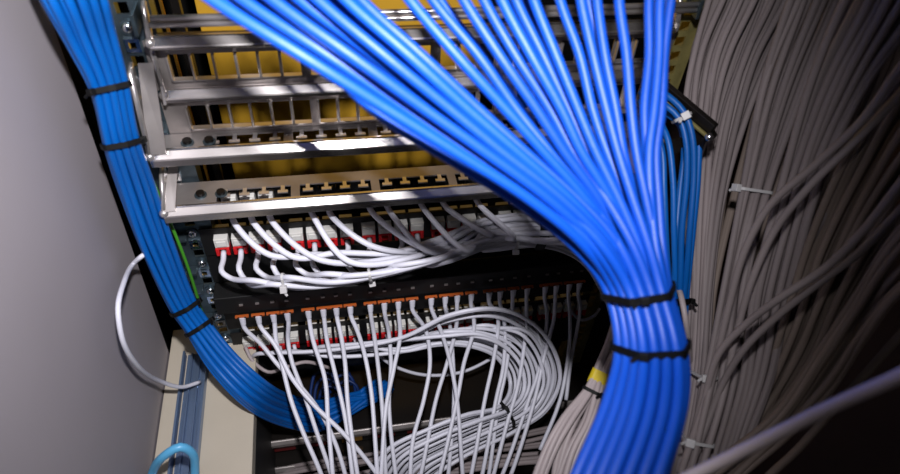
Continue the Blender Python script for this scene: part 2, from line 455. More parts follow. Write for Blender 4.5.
# ================================================================== KEYSTONE ROWS
def jack_panel(label, zc, n, few=False):
    t = thing('patch_bay', label, 'patch panel', (.09, Y0, Z(zc)))
    bm = bmesh.new()
    hs = [(colx(k) - .0072, colx(k) + .0072, Z(zc) - .011, Z(zc) + .011) for k in range(n)]
    holed(bm, XL + .003, XR - .010, Z(zc) - .0190, Z(zc) + .0190, hs, lambda u, v, q: Vector((u, Y0 - .003 + q, v)), .0015)
    piece('face_plate', bm, M['blackm'], t)
    for k in range(n):
        x = colx(k); bm = bmesh.new()
        abox(bm, (x - .0069, Y0 - .011, Z(zc) - .001), (x + .0069, Y0 + .012, Z(zc) + .0108))
        abox(bm, (x - .0050, Y0 - .0125, Z(zc) + .0015), (x + .0050, Y0 - .011, Z(zc) + .0085))
        dk = few and k > 3
        j = piece('keystone_jack', bm, M['black'] if dk else M['jackw'], t, bev=.0006)
        bm = bmesh.new()
        abox(bm, (x - .0069, Y0 - .013, Z(zc) - .0108), (x - .0035, Y0 + .008, Z(zc) - .0012))
        abox(bm, (x + .0035, Y0 - .013, Z(zc) - .0108), (x + .0069, Y0 + .008, Z(zc) - .0012))
        abox(bm, (x - .0036, Y0 - .012, Z(zc) - .0032), (x + .0036, Y0 + .008, Z(zc) - .0012))
        abox(bm, (x - .0036, Y0 - .011, Z(zc) - .0108), (x + .0036, Y0 + .008, Z(zc) - .0088))
        s = piece('collar' if dk else 'red_collar', bm, M['black'] if dk else M['red'], j, bev=.0005)
    return t
jack_panel('black patch panel with four white and red jacks glimpsed through the lowest tray', -.4275, 24, few=True)
jack_panel('black patch panel whose white and red jacks feed the looped white cords', -.482, 24)
jack_panel('lowest black patch panel of white and red jacks, behind the hanging cords', -.656, 24)
# black plates added behind the cords to keep the lower rack dark
for zt, zb_, lb in ((-.5035, -.543, 'plain black plate added to darken the rack under the looped cords'), (-.575, -.628, 'plain black plate added to darken the rack between orange ports and lowest jacks'),
                    (-.672, -.735, 'plain black plate added to darken the rack under the lowest jacks')):
    bm = bmesh.new(); abox(bm, (XL + .003, Y0 - .003, Z(zb_)), (XR - .010, Y0 - .0015, Z(zt))); p_ = piece('dark_backing_plate', bm, M['blackm']); tag(p_, lb, 'blanking plate')
# panel with orange ports facing down
YP = .463
ports = [242, 258, 273, 287, 308, 323, 336, 350, 370, 384, 398, 412, 431, 445, 457, 471, 489, 500, 513, 527, 545, 556, 569, 579]
def porty(px): return 316 - (px - 235) * .0985
t = thing('patch_bay', 'black patch panel with a row of orange ports above hanging white cords', 'patch panel', (.09, Y0, Z(-.56)))
bm = bmesh.new(); abox(bm, (XL + .003, YP + .004, Z(-.571)), (XR - .010, Y0 - .0016, Z(-.545)))
piece('housing', bm, M['blackm'], t, bev=.001)
portpos = []
for px in ports:
    p = PY(px, porty(px), YP); x = p.x; z = Z(-.572)
    portpos.append(Vector((x, YP, z)))
    bm = bmesh.new()
    abox(bm, (x - .0074, YP - .003, z - .001), (x + .0072, YP + .0006, z + .0018))
    o = piece('orange_port', bm, M['orange'], t, bev=.0006)
    bm = bmesh.new()
    for dx in (-.0048, .0022): abox(bm, (x + dx, YP - .0036, z + .0005), (x + dx + .0022, YP - .0029, z + .0015))
    piece('slot', bm, M['black'], o)
    bm = bmesh.new(); boxat(bm, (x + .001, YP + .0032, z + .0145), .004, .0014, .0022); piece('port_marker', bm, M['steel2'], t)

# ================================================================== MAIN BLUE FAN
tops = [213, 243, 273, 300, 318, 334, 346, 361, 410, 433, 464, 484, 502, 516, 534, 560, 581, 597, 619, 649, 660, 671]
backs = [228, 240, 256, 284, 296, 309, 322, 336, 347, 440, 508, 526, 588, 654, 666]
left = [(-70, 110), (0, 206), (55, 296), (110, 381), (152, 446), (200, 518), (240, 566), (290, 607)]
right = [(-70, 682), (0, 671), (55, 666), (110, 662), (152, 661), (200, 663), (240, 667), (290, 669)]
NB = 10
allc = [(x, 0) for x in tops] + [(x, 1) for x in backs]
N = len(allc)
slotsF = sorted(hexslots(N), key=lambda p: p[0])
mx = max(abs(p[0]) for p in slotsF)
order = sorted(range(N), key=lambda i: allc[i][0] + (0 if not allc[i][1] else 0))
fan = []
# inside each column of the packed section the back cables take the far slots
sl = {}
i = 0
while i < N:
    grp = order[i:i + 5]; gs = slotsF[i:i + len(grp)]
    gs = sorted(gs, key=lambda p: p[1])              # near first
    grp = sorted(grp, key=lambda k: (allc[k][1], rnd.random()))
    for k, s_ in zip(grp, gs): sl[k] = s_
    i += 5
sp = [(290, 637, .385, .98), (345, 650, .375, 1.0), (400, 645, .350, 1.12), (474, 619, .325, 1.18), (560, 585, .31, 1.25), (640, 560, .30, 1.25)]
pitch = .0062
front_n = 0
for k, (tx, back) in enumerate(allc):
    s = (tx - 206) / (671 - 206)
    u, v = sl[k]; su = .5 + .5 * u / (mx + .5)
    pts = []
    lay = (.007 if k % 2 else -.007) + rnd.uniform(-.003, .003) + (.026 if back else 0)
    for y, w in ((-70, 0), (0, 0), (55, 0), (110, .05), (152, .18), (200, .42), (245, .75)):
        ss = lerp(s, su, w)
        x = lerp(interp(left, y), interp(right, y), ss) + (rnd.uniform(-2.2, 2.2) if 0 < y < 160 else 0)
        if back and tx < 260: x -= 10 * (1 - w) if y > 60 else 0
        yy = y + (8 * (1 - w) if back and y > 60 and tx < 260 else 0)
        dep = lerp(lerp(.300, .400, s), .385, min(1, max(0, (y - 40) / 250))) + lay * (1 - w)
        pts.append(PD(x, yy, dep) + FWD * (v * pitch * w))
    for y, cx, dep, sc in sp:
        c = PD(cx, y, dep); tilt = Vector((0, 0, 0))
        pts.append(c + RIGHT * (u * pitch * sc) + FWD * (v * pitch * sc))
    if not back:
        lb = 'thick blue cable, %s from the left where the fan enters the top' % ORD[front_n]; g = 'blue cables of the central fan'
        if front_n == len(tops) - 1: lb = 'last blue cable at the right edge of the fan, nearest the perforated post'
        if front_n == 0: lb = 'leftmost blue cable of the fan, along its lower edge over the trays'
        front_n += 1
    else:
        lb = 'shaded blue cable tucked at the back of the central fan'; g = 'blue cables at the back of the fan'
    fan.append(cable('network_cable', lb, 'cable', pts, .0031, M['blue'], g, n=12))
tie('cable_tie', 'black tie round the central blue bundle, the upper one', 'cable tie', fan, PD(637, 291, .385), ROT @ Vector((.15, .97, .16)), M['black'], width=.0042, thick=.0016)
tie('cable_tie', 'black tie round the central blue bundle, the lower one', 'cable tie', fan, PD(649, 345, .375), ROT @ Vector((.04, 1, .10)), M['black'], width=.0042, thick=.0016)

# ================================================================== LEFT BLUE BUNDLE
NL = 19
slL = hexslots(NL)
spL = [(-70, 42, .39, 1.6, 1.25), (0, 75, .405, 1.36, 1.1), (45, 92, .435, 1.15, 1), (88, 109, .465, .92, .9), (143, 121, .50, .92, .9), (190, 136, .545, 1.0, 1), (250, 158, .60, 1.0, .9), (308, 184, .655, .92, .8), (328, 198, .67, .92, .8)]
leftb = []
spx = [(362, 222), (392, 252), (412, 290), (416, 322)]
ordl = sorted(range(NL), key=lambda i: slL[i][0])
for k, (u, v) in enumerate(slL):
    pts = []
    for y, cx, dep, sc, _ in spL:
        jx = rnd.uniform(-.0012, .0012) if y in (0, 45, 190, 250) else 0
        c = PD(cx, y, dep)
        dirv = Vector((.93, -.36, 0))                # across the bundle in the picture plane
        across = (RIGHT * .93 - DOWN * .36).normalized()
        pts.append(c + across * (u * .0063 * sc + jx) + FWD * (v * .0063 * sc * .9))
    for (y, x), (ax, ay), dep, sc in zip(spx, ((.83, -.56), (.66, -.75), (.35, -.94), (.1, -1.0)), (.68, .692, .785, .84), (1.12, 1.25, 1.4, 1.45)):
        across = (RIGHT * ax + DOWN * ay).normalized()
        pts.append(PD(x, y, dep) + across * (u * .0063 * sc) + FWD * (v * .0063 * sc * .5))
    a = rnd.uniform(-1, 1); b_ = rnd.uniform(0, 1)
    pts.append(PD(346, 406, .86) + (RIGHT * -.15 - DOWN * .98).normalized() * (u * .0066) + FWD * (v * .0045)); pts.append(PD(368 + 8 * a, 396 + 12 * b_ - 6, .88)); pts.append(PD(384 + 10 * a, 380 + 12 * b_, .90))
    r_ = ordl.index(k)
    if v < -.2 or abs(u) > 1.8:
        leftb.append((cable('network_cable', 'x', 'cable', pts, .0029, M['blue2'], 'blue cables of the left bundle'), u, 1))
    else:
        leftb.append((cable('network_cable', 'azure cable buried inside the left blue bundle', 'cable', pts, .0029, M['blue2'], 'blue cables buried in the left bundle'), u, 0))
vis = sorted([o for o in leftb if o[2]], key=lambda o: o[1])
for i, o in enumerate(vis):
    o[0]['label'] = 'azure cable in the left bundle, %s outward from the white wall panel' % ORD[i]
lb_ = [o[0] for o in leftb]
tie('cable_tie', 'topmost black tie on the left blue bundle', 'cable tie', lb_, PD(109, 88, .465), ROT @ Vector((.2, .95, .35)), M['black'], width=.0042, thick=.0015)
tie('cable_tie', 'second black tie from the top on the left blue bundle', 'cable tie', lb_, PD(121, 143, .50), ROT @ Vector((.12, .95, .4)), M['black'], width=.0042, thick=.0015, head_dir=RIGHT)
tie('cable_tie', 'third black tie down the left blue bundle, above the steel rail', 'cable tie', lb_, PD(184, 308, .655), ROT @ Vector((.42, .85, .3)), M['black'], width=.0042, thick=.0015, head_dir=RIGHT)
tie('cable_tie', 'lowest black tie of the left blue bundle, where it starts to curve', 'cable tie', lb_, PD(198, 328, .67), ROT @ Vector((.50, .8, .15)), M['black'], width=.0042, thick=.0015, head_dir=RIGHT)
# coiled blue slack behind the white cords, its shade painted into the jacket
for i in range(8):
    c = PD(322 + 4 * i, 392 + 6 * (i % 4), .88); pts = []
    for k in range(9):
        a = 2 * math.pi * k / 9 + i * 1.7
        pts.append(c + RIGHT * (.020 + .005 * math.sin(2.3 * i + k)) * math.cos(a) + DOWN * (.024 + .005 * math.cos(3 * i + k)) * math.sin(a) + FWD * (.004 * (k - 5) * .5 + .004 * i))
    cable('network_cable', 'coiled blue cable end, shade painted in, behind the hanging white cords', 'cable', pts, .0022, M['shaded_blue'], 'coiled blue cable ends')
# earth wire
cable('earth_wire', 'green and yellow earth wire running beside the left blue bundle', 'wire',
      [PD(x, y, d) for x, y, d in ((84, -60, .44), (99, 0, .47), (112, 50, .485), (127, 100, .51), (140, 150, .54), (163, 205, .585), (186, 262, .635), (203, 315, .70))], .0016, M['earth'], n=8)

# ================================================================== RIGHT BLUE GROUP, BRACKET
rb = []
rbp = [[(648, 85, .56), (668, 96, .55), (684, 112, .545), (692, 135, .545), (694, 170, .55), (690, 230, .56), (685, 290, .58), (680, 330, .60)],
       [(640, 92, .57), (662, 103, .555), (679, 118, .55), (686, 140, .55), (687, 175, .555), (682, 230, .565), (680, 290, .58), (676, 330, .60)],
       [(652, 80, .58), (672, 92, .565), (689, 110, .56), (698, 135, .56), (698, 175, .565), (693, 230, .575), (687, 290, .585), (684, 330, .60)],
       [(646, 100, .585), (664, 112, .575), (680, 125, .565), (684, 150, .57), (680, 190, .575), (676, 240, .575), (674, 290, .585), (672, 330, .60)],
       [(640, 100, .56), (655, 128, .55), (662, 150, .55), (664, 190, .55), (666, 240, .555), (669, 290, .57), (670, 330, .60)],
       [(642, 95, .58), (660, 122, .57), (668, 140, .565), (673, 180, .565), (674, 230, .57), (676, 290, .585), (678, 330, .60)]]
rlab = ['azure cable nearest the viewer under the white tie, right of the fan', 'azure cable left inside the white tie beside the bracket', 'azure cable outermost right, touching the grey cables',
        'azure cable behind the others in the white tie', 'azure cable emerging at the right edge of the fan', 'azure cable between the fan edge and the tied azure cables']
for p, lb in zip(rbp, rlab):
    rb.append(cable('network_cable', lb, 'cable', [PD(*q) for q in p], .0028, M['blue2'], 'azure cables right of the fan'))
tie('cable_tie', 'white tie gathering the azure cables beside the dark bracket', 'cable tie', rb[:4], PD(685, 116, .555), ROT @ Vector((.45, .88, 0)), M['tiew'], head_dir=-RIGHT - FWD, maxd=.04)
t = thing('mounting_bracket', 'dark steel angle bracket beside the azure cables and grey cables', 'bracket', PD(690, 115, .60))
def bar(a, b, w, h, m, name, t):
    a = Vector(a); b = Vector(b); ax = (b - a).normalized(); s_ = ax.cross(Vector((0, 0, 1))).normalized(); up = s_.cross(ax)
    mt = Matrix((ax, s_, up)).transposed().to_4x4(); mt.translation = a
    bm = bmesh.new(); abox(bm, (0, -w / 2, -h / 2), ((b - a).length, w / 2, h / 2), mt); return piece(name, bm, m, t, bev=.0008)
bar(PD(655, 82, .565), PD(713, 131, .54), .006, .014, M['darkm'], 'sloping_arm', t)
bar(PD(652, 89, .565), PD(708, 137, .54), .003, .003, M['olive'], 'edge_strip', t)
bar(PD(713, 131, .545), PD(665, 150, .585), .008, .012, M['darkm'], 'cross_arm', t)
bar(PD(706, 136, .55), PD(688, 190, .62), .004, .008, M['darkm'], 'lower_arm', t)
bm = bmesh.new(); bmesh.ops.create_uvsphere(bm, u_segments=10, v_segments=6, radius=.0035, matrix=Matrix.Translation(PD(709, 137, .532))); piece('bolt', bm, M['chrome'], t, smooth=True)

# ================================================================== GREY CABLES ON THE RIGHT
def family(Lp, Rp, n, r, m, label, group, layers=3, ldep=.009, wob=.9, order_at=0, left_word='from the left', numbered=True):
    out = []
    for i in range(n):
        s = (i + .5) / n; lay = (i * 2 + (i // 3)) % layers * ldep
        ph = rnd.uniform(0, 6.28); pts = []
        K = len(Lp)
        for j, (a, b) in enumerate(zip(Lp, Rp)):
            w_ = wob / n * math.sin(ph + j * 1.3) * (0 if j == order_at else 1)
            ss = s + w_
            x = lerp(a[0], b[0], ss); y = lerp(a[1], b[1], ss); d = lerp(a[2], b[2], ss) + lay + rnd.uniform(-.0015, .0015)
            pts.append(PD(x, y, d))
        lb = (label % (ORD[i])) if numbered else label
        out.append(cable('network_cable', lb, 'cable', pts, r, m, group, n=8, step=.007))
    return out
g1 = family([(724, -50, .53), (707, 0, .55), (691, 50, .58), (685, 100, .60), (686, 200, .62), (690, 290, .62), (685, 380, .60), (664, 474, .56), (645, 530, .54)],
            [(818, -50, .50), (798, 0, .52), (768, 60, .55), (745, 120, .575), (724, 200, .60), (712, 290, .60), (706, 380, .58), (690, 474, .55), (675, 530, .53)],
            26, .0029, M['grey'], 'grey cable in the flat sheet right of the perforated post, %s from it', 'grey cables in the sheet beside the perforated post', order_at=1)
g2 = family([(812, -50, .44), (792, 0, .46), (763, 80, .50), (742, 189, .55), (722, 290, .565), (706, 380, .56), (684, 474, .53), (668, 530, .51)],
            [(862, -50, .44), (842, 0, .46), (808, 90, .50), (768, 193, .55), (744, 290, .56), (736, 380, .56), (712, 474, .53), (690, 530, .51)],
            14, .0029, M['grey'], 'grey cable held by the white tie at the upper right, %s from the left', 'grey cables in the white-tied bunch', order_at=3, layers=2)
g3 = family([(868, -50, .40), (846, 0, .42), (812, 80, .46), (782, 180, .51), (752, 290, .54), (742, 380, .55), (716, 474, .52), (700, 530, .50)],
            [(960, -50, .38), (930, 0, .40), (872, 80, .44), (822, 180, .49), (790, 290, .53), (770, 380, .54), (735, 474, .52), (720, 530, .50)],
            19, .0030, M['grey'], 'blurred grey cable right of the white-tied bunch, %s from the left at mid height', 'blurred grey cables right of the tied bunch', order_at=3, layers=3)
g4 = family([(968, 10, .37), (905, 60, .41), (855, 135, .45), (812, 230, .50), (785, 320, .53), (757, 400, .55), (715, 474, .53), (690, 520, .52)],
            [(1010, 150, .38), (940, 190, .42), (892, 250, .46), (852, 320, .50), (815, 385, .53), (770, 430, .55), (722, 474, .53), (700, 510, .52)],
            19, .0029, M['grey2'], 'brownish grey cable of the right-hand spray, %s counted from the upper side', 'brownish grey cables fanning in from the right edge', order_at=3, layers=3)
g0 = family([(780, -50, .54), (762, 0, .56), (742, 100, .60), (724, 190, .63), (708, 290, .64), (700, 380, .62), (680, 474, .59)],
            [(980, -50, .50), (940, 0, .52), (890, 100, .54), (842, 190, .57), (795, 290, .59), (765, 380, .60), (735, 474, .58)],
            22, .0030, M['grey2'], 'grey cable in the rear layer behind the white-tied bunch', 'grey cables in the rear layer on the right', layers=2, numbered=False)
g5 = family([(985, 150, .36), (905, 215, .40), (858, 290, .44), (822, 350, .46), (775, 412, .48), (715, 455, .49), (660, 500, .49)],
            [(985, 250, .36), (905, 300, .40), (862, 345, .44), (832, 385, .46), (790, 435, .48), (752, 474, .49), (700, 520, .49)],
            8, .0028, M['grey2'], 'brownish grey cable above the thick pale one, %s counted from the upper side', 'grey cables sweeping above the thick pale one', order_at=2, layers=2)
singles = [
    ('grey cable curving across the tied bunch from the upper right edge', [(970, -20, .36), (900, 68, .40), (862, 120, .42), (815, 165, .45), (770, 205, .48), (745, 250, .50), (728, 310, .52), (712, 380, .53), (690, 474, .51)], M['grey']),
    ('grey cable crossing just below the white tie, second of the sweeping pair', [(970, 10, .37), (905, 88, .41), (858, 138, .43), (808, 188, .46), (775, 230, .49), (752, 280, .51), (735, 340, .53), (722, 400, .53), (700, 474, .51)], M['grey']),
    ('long grey cable sweeping from right edge to lower centre, over the dark gap', [(970, 100, .36), (905, 178, .39), (862, 232, .42), (825, 268, .45), (780, 298, .47), (745, 325, .50), (718, 355, .52), (702, 410, .53), (680, 474, .50)], M['grey']),
    ('grey cable directly under the long sweeping one above the dark gap', [(905, 205, .42), (862, 250, .44), (812, 288, .47), (775, 318, .49), (745, 348, .51), (722, 385, .53), (705, 430, .53), (688, 474, .51)], M['grey']),
    ('grey cable arching beside the dark gap on the right', [(970, 30, .40), (900, 120, .45), (850, 180, .48), (800, 262, .52), (788, 310, .54), (775, 370, .55), (750, 430, .55), (720, 474, .54)], M['grey']),
    ('thin grey cable curling away below the thick pale one', [(905, 330, .44), (862, 378, .46), (826, 418, .47), (795, 452, .47), (765, 480, .47), (740, 510, .47)], M['grey2']),
]
gs = []
for lb, p, m in singles: gs.append(cable('network_cable', lb, 'cable', [PD(*q) for q in p], .0029, m))
cable('network_cable', 'thick pale grey cable crossing the lower right corner in front', 'cable',
      [PD(*q) for q in ((1010, 312, .22), (960, 345, .24), (900, 376, .26), (835, 405, .28), (770, 437, .295), (720, 462, .305), (670, 486, .31), (600, 520, .32))], .0030, M['greyt'])
tie('cable_tie', 'white tie round the grey bunch at the upper right', 'cable tie', g2, PD(756, 191, .555), ROT @ Vector((-.15, 1, .1)), M['tiew'], head_dir=-RIGHT, maxd=.035)
tie('cable_tie', 'white tie on grey cables beside the blue bundle, at its widest', 'cable tie', g1[:12] + g2[:4] + gs[:4], PD(700, 374, .575), ROT @ Vector((-.05, 1, 0)), M['tiew'], head_dir=-RIGHT - FWD, maxd=.04)
tie('cable_tie', 'white tie on grey cables low beside the blue bundle', 'cable tie', g1[:12] + g2[:4] + gs[:4], PD(690, 432, .55), ROT @ Vector((-.2, 1, 0)), M['tiew'], head_dir=-RIGHT - FWD, maxd=.04)
# small black velcro knot right of the main tie
tie('cable_tie', 'black tie knot where the azure cables meet the grey ones', 'cable tie', rb, PD(681, 300, .587), ROT @ Vector((-.1, 1, .1)), M['black'], width=.005, head_dir=RIGHT - FWD * .6, maxd=.03)
cable('network_cable', 'short pale cord showing between blue bundle and grey cables', 'cable', [PD(*q) for q in ((676, 280, .60), (682, 300, .57), (686, 322, .565), (689, 345, .58), (690, 370, .61))], .0026, M['greyp'])

# ================================================================== WHITE LOOPED CORDS (two jack rows)
RC = .0028
def plug(parent, p, dirv, m=None):
    """modular plug with boot, pointing along dirv into the port"""
    dirv = Vector(dirv).normalized(); bm = bmesh.new(); cyl(bm, p - dirv * .004, dirv, .0034, .009, 10, r2=.0038)
    piece('boot', bm, M['white'], parent, smooth=False)
def slotpos(spine, u, v, pitch_, sc=1):
    out = []
    for px, py, y, (ax, ay) in spine:
        across = (RIGHT * ax + DOWN * ay).normalized()
        out.append(PY(px, py, y) + across * (u * pitch_ * sc) + FWD * (v * pitch_ * sc))
    return out
S34 = hexslots(36)
S34.sort(key=lambda p: p[1])
loops = []
spineW = [(488, 236, .455, (.15, 1)), (540, 232, .458, (.0, 1)), (582, 246, .462, (-.35, 1)), (612, 285, .465, (-.9, .6)), (632, 350, .47, (-1, .2)), (640, 430, .48, (-1, 0))]
# order bundle slots by vertical position: cords of the upper row above
Sv = sorted(hexslots(27), key=lambda p: p[0])       # u = downwards in the picture
upk = [1, 2, 3, 5, 6, 8, 9, 11, 12, 14, 16, 17, 19, 20]; lok = [0, 1, 2, 3, 4, 5, 7, 8, 10, 11, 13, 15]
for idx, k in enumerate(upk):
    u, v = Sv[idx]
    x = colx(k); z0 = Z(-.4360)
    p0 = Vector((x, Y0 - .010, z0)); px, py = proj(p0)
    y1 = .436 - .006 * (idx % 4)
    a = Vector((x + .034 + .006 * (idx % 3), y1 + .004, z0 - .020))
    pts = [p0, Vector((x + .004, Y0 - .026, z0 - .002)), a]; ax_, ay_ = proj(a)
    tgt = slotpos(spineW, u, v, .0070)
    tx, ty = proj(tgt[0])
    span = tx - ax_
    for f_, sag in ((.22, .55), (.5, .95), (.78, 1.0)):
        if k % 3 == 1: sag *= 1.5
        yy = lerp(ay_, ty, f_) + (15 if k < 7 else 9) * math.sin(math.pi * f_) * sag + rnd.uniform(-3, 3)
        if span > 170 or (span > 60 and f_ == .5): pts.append(PY(ax_ + span * f_, yy, lerp(y1, .455, f_) + rnd.uniform(-.004, .004)))
    pts += tgt
    o = cable('patch_cable', 'white cord curving from under the lowest tray, %s from the left' % ORD[idx], 'cable', pts, .0030, M['white'], 'white cords from under the lowest tray')
    plug(o, p0, (0, 1, 0)) if False else None
    loops.append(o)
for idx, k in enumerate(lok):
    u, v = Sv[14 + idx]
    x = colx(k); z0 = Z(-.4895)
    p0 = Vector((x, Y0 - .010, z0)); px, py = proj(p0)
    deep = 1 if k % 2 else .75
    yb_ = .428 - .006 * (k % 3)
    pts = [p0, Vector((x, Y0 - .020, z0 - .002)), PY(px - 2, py + 20, .455)]
    tgt = slotpos(spineW, u, v, .0070); tx, ty = proj(tgt[0])
    base = lambda X: interp([(215, 284), (255, 289), (300, 287), (350, 281), (400, 271), (440, 259), (488, ty)], X)
    off = (10 - 1.3 * idx) * .7 - 4 + rnd.uniform(-3, 2)
    for dx in (8, 32, 75, 130, 185):
        X = px + dx
        if X > tx - 30: break
        f_ = min(1, dx / 75)
        pts.append(PY(X, lerp(py + 30 * deep, base(X) + off * (1 - (X - 215) / 280), f_ if dx > 8 else .35), yb_ if dx > 8 else .447))
    pts += tgt
    o = cable('patch_cable', 'white cord looping from the upper red jacks, %s jack from the left' % ORD[k], 'cable', pts, RC, M['white'], 'white cords looping from the upper red jacks')
    loops.append(o)
tie('cable_tie', 'black strap round the white cords beside the blue fan', 'cable tie', loops, PY(540, 232, .458), ROT @ Vector((1, .05, .1)), M['black'], width=.010, thick=.0014, head=False, maxd=.04)
tie('cable_tie', 'white tie with hanging head on the shaded part of white cords', 'cable tie', loops[14:], PY(514, 240, .456), ROT @ Vector((1, .0, .1)), M['tiew'], head_dir=DOWN, maxd=.04)
tie('cable_tie', 'white tie on the lit loops, leftmost of the three', 'cable tie', loops[14:20], PY(286, 283, .430), ROT @ Vector((1, -.05, .1)), M['tiew'], head_dir=DOWN - FWD * .7, maxd=.03)
tie('cable_tie', 'white tie hanging under the lit white cords, middle one', 'cable tie', loops[14:24], PY(370, 272, .432), ROT @ Vector((1, -.2, .1)), M['tiew'], head_dir=DOWN, maxd=.03)

# ================================================================== HANGING WHITE CORDS (orange ports)
hang = [
 [(262, 345), (279, 366), (300, 386), (322, 415), (336, 445), (346, 478)],
 [(275, 345), (292, 378), (314, 405), (340, 430), (360, 452), (382, 482)],
 [(276, 340), (281, 360), (291, 400), (303, 432), (321, 474)],
 [(288, 340), (292, 362), (304, 394), (316, 430), (331, 474)],
 [(313, 340), (325, 379), (328, 420), (333, 478)],
 [(327, 340), (335, 373), (345, 417), (353, 478)],
 [(341, 335), (345, 362), (348, 405), (358, 478)],
 [(357, 330), (364, 352), (371, 390), (378, 478)],
 [(374, 334), (378, 365), (382, 405), (386, 478)],
 [(389, 334), (391, 365), (389, 405), (396, 478)],
 [(400, 337), (394, 368), (386, 408), (381, 478)],
 [(426, 331), (430, 363), (424, 399), (413, 440), (410, 480)],
 [(441, 331), (449, 357), (457, 400), (463, 478)],
 [(450, 326), (453, 360), (454, 400), (448, 478)],
 [(456, 328), (448, 360), (436, 400), (420, 478)],
 [(474, 328), (464, 363), (457, 400), (438, 480)],
 [(498, 319), (494, 357), (485, 399), (470, 480)],
 [(505, 330), (503, 368), (496, 400), (481, 480)],
 [(511, 330), (505, 375), (499, 402), (488, 480)],
 [(526, 330), (518, 385), (508, 420), (492, 480)],
 [(547, 319), (541, 363), (529, 399), (500, 480)],
 [(554, 319), (544, 357), (534, 402), (508, 482)],
 [(570, 320), (569, 349), (560, 400), (540, 450)],
 [(580, 310), (577, 330), (571, 360), (566, 400)]]
hcords = []
ytab = [(280, .462), (320, .452), (345, .438), (375, .41), (400, .385), (440, .345), (480, .31)]
for k, (pp, hp) in enumerate(zip(portpos, hang)):
    p0 = pp + Vector((0, -.001, -.002)); sx, sy = proj(p0)
    back = (.012 if k in (0, 3, 9, 13, 18) else 0) + (k % 3) * .003
    pts = [p0, p0 + Vector((0, -.004, -.012))]
    for (x, y) in hp: pts.append(PY(x, y, interp(ytab, y) + back))
    if hp[-1][1] > 470:
        dx = hp[-1][0] - hp[-2][0]; pts += [PY(hp[-1][0] + dx * .8, 520, .285 + back), PY(hp[-1][0] + dx * 1.2, 580, .27 + back)]
    o = cable('patch_cable', 'white cord hanging from the orange ports, %s port from the left' % ORD[k], 'cable', pts, .0025, M['white'], 'white cords hanging from the orange ports')
    bm = bmesh.new(); cyl(bm, p0 + Vector((0, -.002, -.003)), (0, -.25, -1), .0036, .010, 10, r2=.0029); piece('boot', bm, M['white'], o, smooth=False)
    hcords.append(o)

# ================================================================== BIG RIGHT-HAND LOOP FROM THE LOWEST JACKS
outer = [(330, 351, .455), (400, 338, .452), (450, 315, .450), (495, 308, .448), (532, 322, .445), (554, 350, .430), (560, 380, .41), (546, 410, .39), (510, 434, .37), (468, 455, .355), (432, 478, .34), (410, 520, .33)]
inner = [(330, 357, .455), (400, 352, .452), (440, 347, .450), (472, 350, .448), (495, 362, .445), (506, 380, .430), (505, 395, .41), (494, 407, .39), (462, 414, .375), (424, 427, .365), (386, 446, .355), (364, 476, .34), (350, 520, .33)]
NLp = 20; loopc = []
for i in range(NLp):
    k = i; s = 1 - (i / (NLp - 1))             # leftmost jack -> inner track
    s = (s + .37 * ((i * 7) % 5) / 5) % 1.0
    x = colx(k); z0 = Z(-.6635); p0 = Vector((x, Y0 - .010, z0)); px, py = proj(p0)
    lay = ((i * 3) % 4) * .0055 - .008
    pts = [p0, Vector((x + .002, Y0 - .018, z0 - .002)), PY(px + 8, py + 4 + 3 * s, .462 + lay * .3)]
    for j, (a, b) in enumerate(zip(outer, inner)):
        X = lerp(a[0], b[0], s); Yp = lerp(a[1], b[1], s)
        if X < px + 28 and j < 5: continue
        pts.append(PY(X, Yp + rnd.uniform(-1.2, 1.2), lerp(a[2], b[2], s) + lay))
    o = cable('patch_cable', 'white cord joining the big round loop, %s lower red jack from left' % ORD[k], 'cable', pts, .0024, M['white'], 'white cords of the big round loop')
    loopc.append(o)
tie('cable_tie', 'small black tie on the inside of the round white loop', 'cable tie', loopc[:20], PY(506, 412, .385), ROT @ Vector((-.85, .5, -.2)), M['black'], width=.004, head_dir=-RIGHT - DOWN - FWD, maxd=.018)
cable('patch_cable', 'dim white cord drooping inside the round loop', 'cable', [PY(*q) for q in ((372, 348, .47), (392, 365, .465), (425, 375, .46), (462, 372, .46), (492, 358, .465), (510, 345, .47))], .0022, M['white'])
cable('patch_cable', 'stray dim cord in the dark right of the loop', 'cable', [PY(*q) for q in ((566, 300, .48), (572, 312, .475), (582, 320, .473), (594, 316, .475), (600, 308, .48))], .0022, M['white'])
cable('patch_cable', 'thin beige cord dropping from the leftmost lower red jack', 'cable', [PY(*q) for q in ((245, 346, .478), (252, 360, .465), (268, 372, .455), (284, 368, .450), (305, 362, .455), (330, 368, .46))], .0022, M['greyp'])

# ================================================================== GREY BUNDLE WITH YELLOW TAPE
g6 = family([(640, 140, .66), (634, 210, .63), (622, 280, .60), (612, 330, .58), (596, 366, .565), (586, 386, .555), (562, 418, .54), (543, 450, .53), (528, 500, .52), (520, 580, .50)],
            [(662, 140, .66), (660, 210, .63), (655, 280, .60), (638, 330, .58), (614, 372, .565), (606, 396, .555), (604, 424, .54), (597, 455, .53), (592, 505, .52), (588, 585, .50)],
            12, .0027, M['greyp'], 'pale grey cable under the yellow tape, %s from the left at the bottom', 'pale grey cables bound with yellow tape', layers=2, order_at=7)
tp = tie('marker_tape', 'yellow tape wrapped round the pale grey bundle left of the blue one', 'tape', g6, PD(600, 378, .57), ROT @ Vector((-.42, .9, -.05)), M['tape'], width=.013, thick=.0005, head=False, maxd=.04)
tie('cable_tie', 'black tie just below the yellow tape', 'cable tie', g6, PD(596, 392, .562), ROT @ Vector((-.42, .9, -.05)), M['black'], width=.003, head_dir=RIGHT - FWD, maxd=.04)

